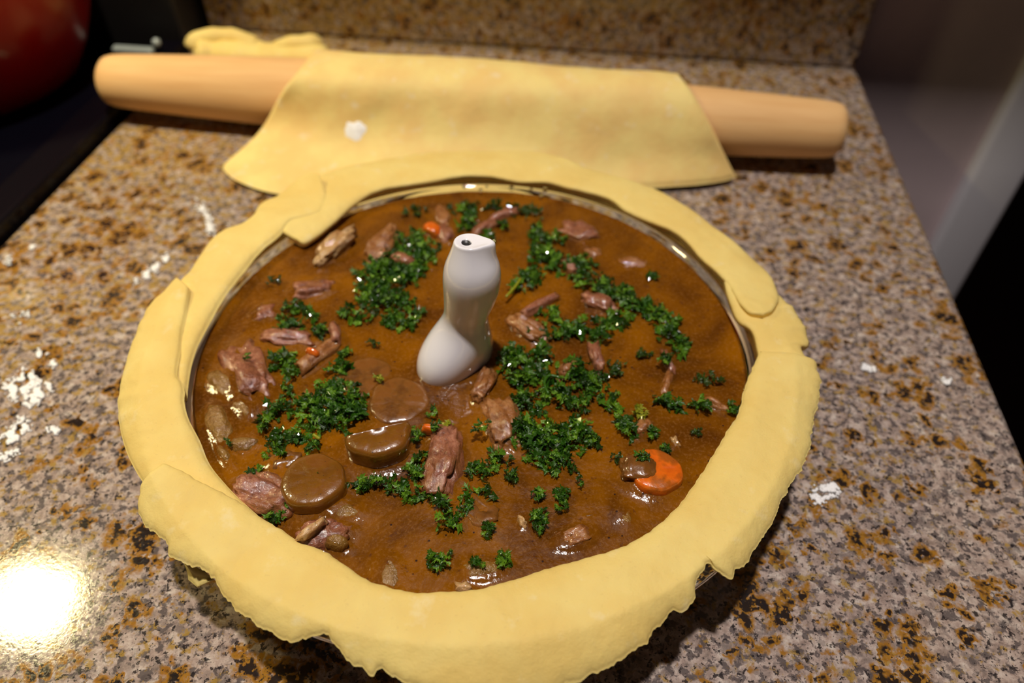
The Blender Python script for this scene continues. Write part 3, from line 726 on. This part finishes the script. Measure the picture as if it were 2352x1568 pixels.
for r_ in top: v += r_
for r_ in bot: v += r_
N = NV*NS
for i in range(NV-1):
    for j in range(NS-1):
        q_ = i*NS+j; f.append((q_, q_+NS, q_+NS+1, q_+1)); f.append((N+q_, N+q_+1, N+q_+NS+1, N+q_+NS))
bd = [j for j in range(NS)]+[i*NS+NS-1 for i in range(1, NV)]+[(NV-1)*NS+j for j in range(NS-2, -1, -1)]+[i*NS for i in range(NV-2, 0, -1)]
for k_ in range(len(bd)):
    a, b_ = bd[k_], bd[(k_+1) % len(bd)]; f.append((a, b_, N+b_, N+a))
sh = from_py('pastry_sheet', v, f, M['dough_sheet']); tag(center(sh), 'pale yellow rolled pastry sheet draped over the rolling pin, flour spots on it', 'pastry')

# ------------------------------------------------------------------ pastry scrap behind the pin
bm = bmesh.new()
def add_mesh(bm, v, f):
    vs = [bm.verts.new(p) for p in v]
    for q_ in f: bm.faces.new([vs[i] for i in q_])
def px_path(L): return [tuple(at(x, y, z)) for x, y, z in L]
P1 = spline(px_path([(448, 122, .012), (500, 122, .011), (560, 128, .011), (620, 132, .011), (690, 134, .012), (760, 138, .012)]), 50)
add_mesh(bm, *tube(P1, [.0125*(1+.15*noise.noise(Vector((i*.2, 0, 0)))) if 1 < i < 48 else .006 for i in range(50)], 14, .85))
P2 = spline(px_path([(446, 118, .012), (452, 98, .018), (478, 87, .021), (520, 85, .021), (555, 92, .019), (590, 112, .012), (630, 122, .012), (655, 108, .019), (700, 102, .021), (740, 108, .016)]), 80)
add_mesh(bm, *tube(P2, [.0068*(1+.25*noise.noise(Vector((i*.13, 5, 0)))) if 1 < i < 78 else .004 for i in range(80)], 12, 1.1))
P3 = spline(px_path([(500, 100, .010), (520, 98, .008), (545, 104, .010)]), 12); add_mesh(bm, *tube(P3, [.007]*12, 10, .7))
o = from_bm('pastry_scrap', bm, M['dough']); tag(center(o), 'curled leftover pastry trimming behind the left part of the rolling pin', 'pastry')

# ------------------------------------------------------------------ parsley
def leaf_piece(rng, size):
    """curly leaf fragment: a fan of toothed lobes that ripple up and down"""
    V = [(0, 0, 0)]; F = []
    lobes = rng.randint(3, 5); a0 = rng.uniform(0, 6.28); span = rng.uniform(2.2, 4.6)
    for l in range(lobes):
        a = a0+span*l/lobes; L = size*rng.uniform(.65, 1.1); wd = span/lobes*.62
        base = len(V); pts = []
        for (ra, da) in ((.35, -.55), (.62, -1.0), (.70, -.55), (.98, -.55), (.82, -.1), (1.06, .08), (.84, .3), (.97, .6), (.66, .55), (.60, 1.0), (.33, .55)):
            r_ = ra*L*rng.uniform(.9, 1.1); aa = a+da*wd
            z = L*.38*math.sin(aa*3.1+rng.uniform(-.5, .5))*ra + L*.25*rng.uniform(-1, 1)*ra*ra
            pts.append((r_*math.cos(aa), r_*math.sin(aa), z))
        mid = (.55*L*math.cos(a), .55*L*math.sin(a), L*rng.uniform(.02, .22))
        V += pts; V.append(mid); m_ = base+len(pts)
        for i in range(len(pts)-1): F.append((m_, base+i, base+i+1))
        F.append((0, base, m_)); F.append((0, m_, base+len(pts)-1))
    return np.array(V), F
rngp = random.Random(5)
PIECES = [leaf_piece(rngp, 1.0) for _ in range(24)]
def rotm(rng, tilt):
    return np.array((Matrix.Rotation(rng.uniform(0, 6.28), 3, 'Z') @ Matrix.Rotation(rng.uniform(-tilt, tilt), 3, 'X') @ Matrix.Rotation(rng.uniform(-tilt, tilt), 3, 'Y')))
def add_piece(Vs, Fs, cnt, rng, loc, size, tilt):
    V, F = PIECES[rng.randrange(len(PIECES))]
    W = V*size @ rotm(rng, tilt).T + np.array(loc); Vs.append(W); Fs += [tuple(i+cnt for i in q_) for q_ in F]; return cnt+len(W)
def heap(name, spots, label, m='parsley', dens=1.0, group=None, seed=1, zmax=.0042):
    rng = random.Random(seed); Vs = []; Fs = []; cnt = 0
    for (px, py, rx, ry, d_) in spots:
        c = at(px, py, Zb+.002); sx = (at(px+10, py, Zb)-at(px, py, Zb)).length/10; sy = (at(px, py+10, Zb)-at(px, py, Zb)).length/10
        area_ = rx*ry*3.14*sx*sy; k_ = int(area_/(.0023**2)*.75*d_*dens)+3
        for _ in range(k_):
            while True:
                u, w_ = rng.gauss(0, .48), rng.gauss(0, .48)
                if u*u+w_*w_ < 1.25: break
            x = c.x+u*rx*sx; y = c.y+w_*ry*sy; q_ = 1-(u*u+w_*w_)/1.3
            z = Zb+.0012+broth_h(x, y)*.6+rng.random()*zmax*q_*min(1, d_)
            cnt = add_piece(Vs, Fs, cnt, rng, (x, y, z), .0016+.0036*rng.random()**1.6, .85)
    V = np.concatenate(Vs); o = from_py(name, V, Fs, M[m], smooth=False); center(o)
    tag(o, label, 'parsley', group or 'heaps of chopped parsley on the stew', 'stuff'); return o
H = 'chopped_parsley'
heap(H, [(945, 570, 62, 34, 1.1), (880, 628, 62, 48, 1.3), (850, 670, 40, 38, 1.1), (900, 690, 60, 28, 1.2), (925, 625, 50, 40, .7), (965, 600, 40, 40, .7), (940, 735, 55, 28, .6), (880, 735, 30, 14, .5)], 'dark green chopped parsley heap left of the bird, beyond its belly', seed=1)
heap(H, [(815, 721, 38, 9, .9)], 'light green parsley scrap row at the lower edge of the upper-left heap', seed=2)
heap(H, [(668, 708, 34, 16, .9), (660, 748, 34, 17, 1.4), (700, 725, 30, 14, .5)], 'small parsley heap on the pink chunk near the left glass', seed=3)
heap(H, [(735, 756, 19, 19, 1.4)], 'compact parsley tuft left of the upright meat shred', seed=4)
heap(H, [(652, 828, 30, 20, 1.5), (668, 870, 16, 30, 1.0), (665, 905, 16, 22, .9), (630, 945, 26, 16, .7), (608, 975, 12, 28, .9)], 'hook-shaped parsley trail right of the largest left meat chunk', seed=5)
heap(H, [(650, 1005, 48, 26, .8), (625, 1035, 26, 14, .8), (690, 990, 30, 20, .7)], 'parsley patch above the round brown slice', seed=6)
heap(H, [(715, 1030, 18, 15, 1.6)], 'compact parsley tuft directly above the round brown slice', seed=7)
heap(H, [(710, 935, 36, 30, 1.3), (775, 925, 60, 40, 1.3), (760, 965, 46, 34, 1.3), (815, 935, 34, 26, .9), (750, 890, 34, 22, .9), (775, 850, 32, 22, .8), (790, 815, 24, 24, .6)], 'bright green parsley heap behind the half-moon slice', seed=8)
heap(H, [(862, 1108, 44, 15, 1.0), (915, 1125, 34, 16, 1.0), (960, 1140, 34, 20, 1.2), (950, 1085, 20, 26, 1.1), (965, 1055, 12, 30, .8), (820, 1108, 20, 10, .5)], 'parsley row in front of the half-moon slice', seed=9)
heap(H, [(1025, 1160, 24, 16, 1.0), (1030, 1190, 26, 22, 1.0), (1062, 1165, 18, 20, 1.2)], 'parsley clump at the foot of the large grainy chunk', seed=10)
heap(H, [(1100, 1075, 26, 34, 1.3), (1145, 1058, 32, 22, 1.2), (1170, 1085, 18, 26, .7), (1105, 1125, 26, 16, .5)], 'parsley clump between the large grainy chunk and the densest heap', seed=11)
heap(H, [(1240, 1005, 62, 44, 1.6), (1315, 1000, 48, 38, 1.6), (1270, 1055, 58, 30, 1.4), (1200, 985, 34, 30, 1.2), (1370, 1010, 22, 12, .7)], 'densest dark green parsley heap in the front middle of the stew', seed=12)
heap(H, [(1180, 825, 36, 34, 1.3), (1235, 815, 44, 26, 1.2), (1190, 870, 42, 24, 1.1), (1210, 920, 52, 26, 1.3), (1275, 905, 46, 26, 1.1), (1250, 860, 40, 24, .7)], 'parsley heap just right of the bird base', seed=13)
heap(H, [(1320, 850, 36, 34, 1.3), (1345, 890, 34, 26, 1.3), (1310, 920, 40, 20, 1.0), (1390, 905, 26, 28, .8), (1380, 870, 24, 20, .6)], 'parsley heap with a curled leaf right of the upright pink shred', seed=14)
heap(H, [(1270, 770, 44, 16, .9), (1330, 755, 44, 20, .9), (1380, 775, 22, 26, 1.0), (1260, 725, 30, 16, .7), (1400, 745, 28, 14, .7)], 'loose parsley patch on the middle right, beyond the upright shred', seed=15)
heap(H, [(1230, 535, 28, 20, 1.0), (1240, 580, 30, 32, 1.4), (1270, 600, 24, 22, 1.2), (1220, 640, 40, 18, 1.2), (1190, 655, 24, 12, .8), (1270, 550, 24, 16, .8)], 'tall parsley heap behind the bird on its right', seed=16)
heap(H, [(1325, 610, 36, 22, 1.1), (1350, 640, 36, 22, 1.1), (1380, 660, 30, 14, .9)], 'parsley heap around the small bright pink bit', seed=17)
heap(H, [(1420, 675, 40, 18, 1.3), (1455, 700, 40, 20, 1.3), (1500, 715, 36, 22, 1.0), (1430, 730, 34, 18, .8), (1540, 765, 36, 22, .9), (1570, 790, 30, 22, .9), (1530, 735, 30, 20, .8)], 'long parsley row slanting toward the right glass wall', seed=18)
heap(H, [(1075, 512, 20, 22, 1.2), (1055, 480, 30, 10, .5), (1115, 548, 18, 14, .8)], 'bright green parsley tuft just above the bird head', seed=19)
heap(H, [(1158, 518, 22, 9, .9)], 'thin parsley scrap at the back, behind the meat shreds', seed=20)
heap(H, [(1430, 985, 26, 30, 1.2), (1415, 955, 22, 16, .7), (1400, 935, 20, 14, .6)], 'parsley clump left of the yellowed sprig', seed=21)
heap(H, [(1530, 920, 30, 18, 1.0), (1560, 925, 26, 12, .9), (1610, 932, 26, 20, 1.3)], 'parsley row near the right pastry edge', seed=22)
heap(H, [(1622, 875, 38, 14, .7)], 'dull green parsley scrap below the long slanting row', seed=23, m='parsley_sunk')
heap(H, [(1100, 470, 90, 14, .3), (1200, 485, 60, 20, .4), (960, 480, 60, 14, .2)], 'sparse soaked parsley flecks along the back glass', seed=24, m='parsley_sunk')
# single sprigs
SPR = [(1008, 1283, 36, 26, 9, 'leafy parsley sprig lying alone at the front', 'parsley'), (1155, 1278, 22, 18, 6, 'small dark sprig right of the front leafy sprig', 'parsley'),
 (1125, 1213, 15, 17, 4, 'little sprig alone behind the front leafy sprig', 'parsley'), (1095, 1294, 18, 8, 3, 'thin curved leaf between the two front sprigs', 'parsley'),
 (722, 1106, 11, 8, 2, 'fleck in the middle of the round brown slice', 'parsley'), (672, 1084, 11, 10, 2, 'fleck at the left rim of the round brown slice', 'parsley'),
 (578, 1080, 17, 13, 4, 'sprig behind the glistening meat by the left pastry', 'parsley'), (628, 1184, 26, 12, 6, 'sprig against the lower left pastry edge', 'parsley'),
 (655, 1160, 20, 14, 5, 'sprig between the glistening meat and the round slice', 'parsley'), (573, 830, 10, 9, 2, 'bright fleck on the largest left meat chunk', 'parsley'),
 (627, 641, 16, 12, 3, 'blurred fleck alone near the upper left glass', 'parsley_sunk'), (992, 940, 18, 20, 2, 'pale folded leaf in front of the bird foot', 'parsley'),
 (1022, 975, 22, 14, 4, 'yellow leaf bit above the large grainy chunk', 'parsley_yellow'), (960, 992, 14, 20, 4, 'leaf touching the right tip of the half-moon slice', 'parsley'),
 (1000, 996, 18, 10, 4, 'dark leaf at the top of the large grainy chunk', 'parsley'), (1525, 1028, 14, 17, 5, 'bright sprig above the orange carrot slice', 'parsley'),
 (1472, 1060, 16, 17, 5, 'sprig on the left side of the orange carrot slice', 'parsley'), (1603, 986, 13, 8, 2, 'lone fleck nearest the right front pastry', 'parsley_sunk'),
 (1416, 1048, 13, 10, 3, 'lone dark fleck right of the densest heap', 'parsley_sunk'), (1466, 940, 20, 17, 6, 'yellow-green sprig left of the right pastry row', 'parsley_yellow'),
 (1105, 992, 20, 12, 4, 'fleck on the left edge of the smooth tan meat', 'parsley'), (1480, 812, 17, 15, 4, 'soaked leaf in the open gravy left of the hooked shred', 'parsley_sunk'),
 (1525, 832, 17, 13, 5, 'wet leaf lying on the hooked pink shred', 'parsley'), (1416, 842, 24, 24, 7, 'round soaked leaf right of the upright pink shred', 'parsley_sunk'),
 (1496, 627, 22, 12, 4, 'blurred leaf alone in the upper right gravy', 'parsley'), (1240, 1190, 28, 32, 10, 'large wet sprig left of the two near the front right', 'parsley'),
 (1234, 1132, 14, 13, 4, 'small sprig just above the large wet sprig', 'parsley'), (1294, 1140, 20, 34, 9, 'tall narrow sprig right of the two near the front right', 'parsley'),
 (1330, 1100, 10, 16, 3, 'thin fleck upper right of the tall narrow sprig', 'parsley'), (524, 1017, 12, 9, 2, 'fleck by the left pastry edge', 'parsley'),
 (855, 788, 14, 8, 2, 'lone fleck in the open gravy left of the bird belly', 'parsley_sunk'), (1685, 932, 13, 20, 4, 'leaf against the right pastry edge', 'parsley'),
 (865, 868, 16, 8, 2, 'yellow-green fleck on the faint round slice', 'parsley_yellow'), (905, 1040, 10, 16, 3, 'narrow leaf on the side of the half-moon slice', 'parsley'),
 (1500, 992, 14, 14, 4, 'leaf right of the small brown bit above the carrot slice', 'parsley'), (955, 1020, 10, 14, 3, 'leaf between the half-moon slice and the grainy chunk', 'parsley')]
for i, (px, py, rx, ry, k_, lab, mm) in enumerate(SPR):
    rng = random.Random(100+i); Vs = []; Fs = []; cnt = 0; lift = 0
    c = at(px, py, Zb+.003); s = (at(px+10, py, Zb)-at(px, py, Zb)).length/10; sy = s*1.25
    for (bx, by_, L, W, ang, lf) in blobs:
        if math.hypot(c.x-bx, c.y-by_) < max(L, W)*.8: lift = max(lift, lf)
    kk = max(2, int(k_*2.2))
    for j in range(kk):
        x = c.x+rng.uniform(-.62, .62)*rx*s; y = c.y+rng.uniform(-.62, .62)*ry*sy
        cnt = add_piece(Vs, Fs, cnt, rng, (x, y, Zb+.0014+lift*.95+rng.random()*.0018), rng.uniform(.0018, .0030) if k_ > 3 else min(.0024, rx*s*.9), .7)
    o = from_py('parsley_piece', np.concatenate(Vs), Fs, M[mm], smooth=False); center(o)
    tag(o, 'green parsley '+lab if not lab.startswith('yellow') else lab+' of parsley', 'parsley', 'single parsley sprigs on the stew')
# parsley stems
for (pts, lab) in (([(1196, 640), (1182, 660), (1162, 682)], 'thin light green parsley stem right of the bird body'), ([(720, 998), (735, 1008)], 'tiny pale stem piece under the central left parsley heap'),
                   ([(752, 898), (765, 915), (772, 935)], 'green parsley stem inside the bright green left heap'), ([(1260, 905), (1250, 880), (1262, 862), (1290, 868)], 'curled parsley stem ring inside the heap right of the bird base')):
    P = spline([tuple(at(x, y, Zb+.0045)) for x, y in pts], 14); v, f = tube(P, [.0007]*13+[.0004], 8)
    o = from_py('parsley_piece', v, f, M['parsley'] if 'ring' in lab or 'inside the bright' in lab else M['parsley_yellow']); tag(center(o), lab, 'parsley', 'single parsley sprigs on the stew')

# ------------------------------------------------------------------ flour
def flour(spots, label, surf=None, seed=1):
    rng = random.Random(seed); V = []; F = []
    for (x0, y0, x1, y1, wpx, k_) in spots:
        for _ in range(k_):
            t_ = rng.random(); q_ = rng.gauss(0, .42); x = x0+(x1-x0)*t_; y = y0+(y1-y0)*t_; L = math.hypot(x1-x0, y1-y0)+1e-6
            x += -(y1-y0)/L*wpx*q_+rng.gauss(0, wpx*.15); y += (x1-x0)/L*wpx*q_
            if noise.noise(Vector((x*.055, y*.055, seed))) < (-.10 if not surf else -.6): continue
            s = rng.uniform(.0004, .0013) * (.6 if surf else 1); 
            if surf: c = surf(x, y)
            else: c = at(x, y, 0)
            c = c+Vector((0, 0, s*(.3 if not surf else .9))); b0 = len(V)
            for (dx, dy, dz) in ((1, 0, 0), (.1, 1, 0), (-1, .2, 0), (0, -1, 0), (0, 0, .55), (0, 0, -.3)):
                V.append(c+Vector((dx*s*rng.uniform(.6, 1.3), dy*s*rng.uniform(.6, 1.3), dz*s)))
            for a_, b__, c_ in ((0, 1, 4), (1, 2, 4), (2, 3, 4), (3, 0, 4), (1, 0, 5), (2, 1, 5), (3, 2, 5), (0, 3, 5)): F.append((b0+a_, b0+b__, b0+c_))
    o = from_py('flour_smear', V, F, M['flour']); tag(center(o), label, 'flour', 'flour left on surfaces', 'stuff')
flour([(332, 638, 392, 588, 9, 420), (310, 640, 320, 655, 8, 20)], 'white flour streak on granite beside the upper left pastry', seed=1)
flour([(20, 905, 80, 865, 26, 1100), (60, 930, 110, 880, 18, 500), (92, 822, 100, 805, 10, 120), (120, 830, 130, 840, 12, 50)], 'largest white flour patch on granite at the left, upper of two', seed=2)
flour([(5, 1020, 65, 968, 18, 800), (110, 985, 135, 992, 10, 120), (0, 1060, 40, 1030, 12, 120)], 'white flour patch at the left edge, below the largest one', seed=3)
flour([(455, 455, 490, 545, 12, 330)], 'pale flour streak between pastry sheet corner and pastry ring', seed=4)
flour([(1868, 1150, 1915, 1118, 22, 420), (1900, 1100, 1920, 1140, 14, 120)], 'white flour fleck patch on granite right of the pastry ring', seed=5)
flour([(1980, 842, 2010, 850, 9, 90), (2165, 870, 2180, 880, 10, 50)], 'faint flour dots on granite near the right worktop edge', seed=6)
flour([(10, 600, 30, 596, 9, 40), (70, 570, 80, 565, 5, 20), (30, 735, 70, 720, 18, 60)], 'scattered flour specks on granite near the black cooker', seed=7)
def sheet_surf(px, py):
    best = None
    d = ray(px, py).normalized(); o_ = Vector(CAM)
    for i in range(20, NV, 2):
        for j in range(0, NS, 3):
            p = top[i][j]; w_ = p-o_; e = (w_-d*w_.dot(d)).length
            if best is None or e < best[0]: best = (e, i, j)
    _, i, j = best; i = min(i, NV-2); j = max(1, min(j, NS-2))
    n_ = (top[i+1][j]-top[i-1][j]).cross(top[i][j+1]-top[i][j-1]); p = top[i][j]
    return o_+d*((p-o_).dot(n_)/d.dot(n_))
def dab(cx, cy, rx, ry, label, seed):
    """a low irregular pat of flour following the sheet"""
    V = []; F = []; n = 28; K = 6
    for k in range(K+1):
        q_ = k/K
        for i in range(n):
            a = 2*PI*i/n; rr = q_*(1+.45*noise.noise(Vector((math.cos(a)*1.5, math.sin(a)*1.5, seed)))+.15*noise.noise(Vector((math.cos(a)*5, math.sin(a)*5, seed))))
            V.append(sheet_surf(cx+rx*rr*math.cos(a)+ry*.3*rr*math.sin(a), cy-ry*rr*math.sin(a)+.2*rx*rr*math.cos(a))+Vector((0, -.55, .8))*(.0016*(1-q_**2)-.0001*(k == K)))
    for k in range(K):
        for i in range(n): F.append((k*n+i, (k+1)*n+i, (k+1)*n+(i+1) % n, k*n+(i+1) % n))
    F.append(tuple(range(n)))
    o = from_py('flour_smear', V, F, M['flour']); tag(center(o), label, 'flour', 'flour left on surfaces', 'stuff')
dab(816, 298, 26, 20, 'bright white flour dab on the front of the pastry sheet', 3)
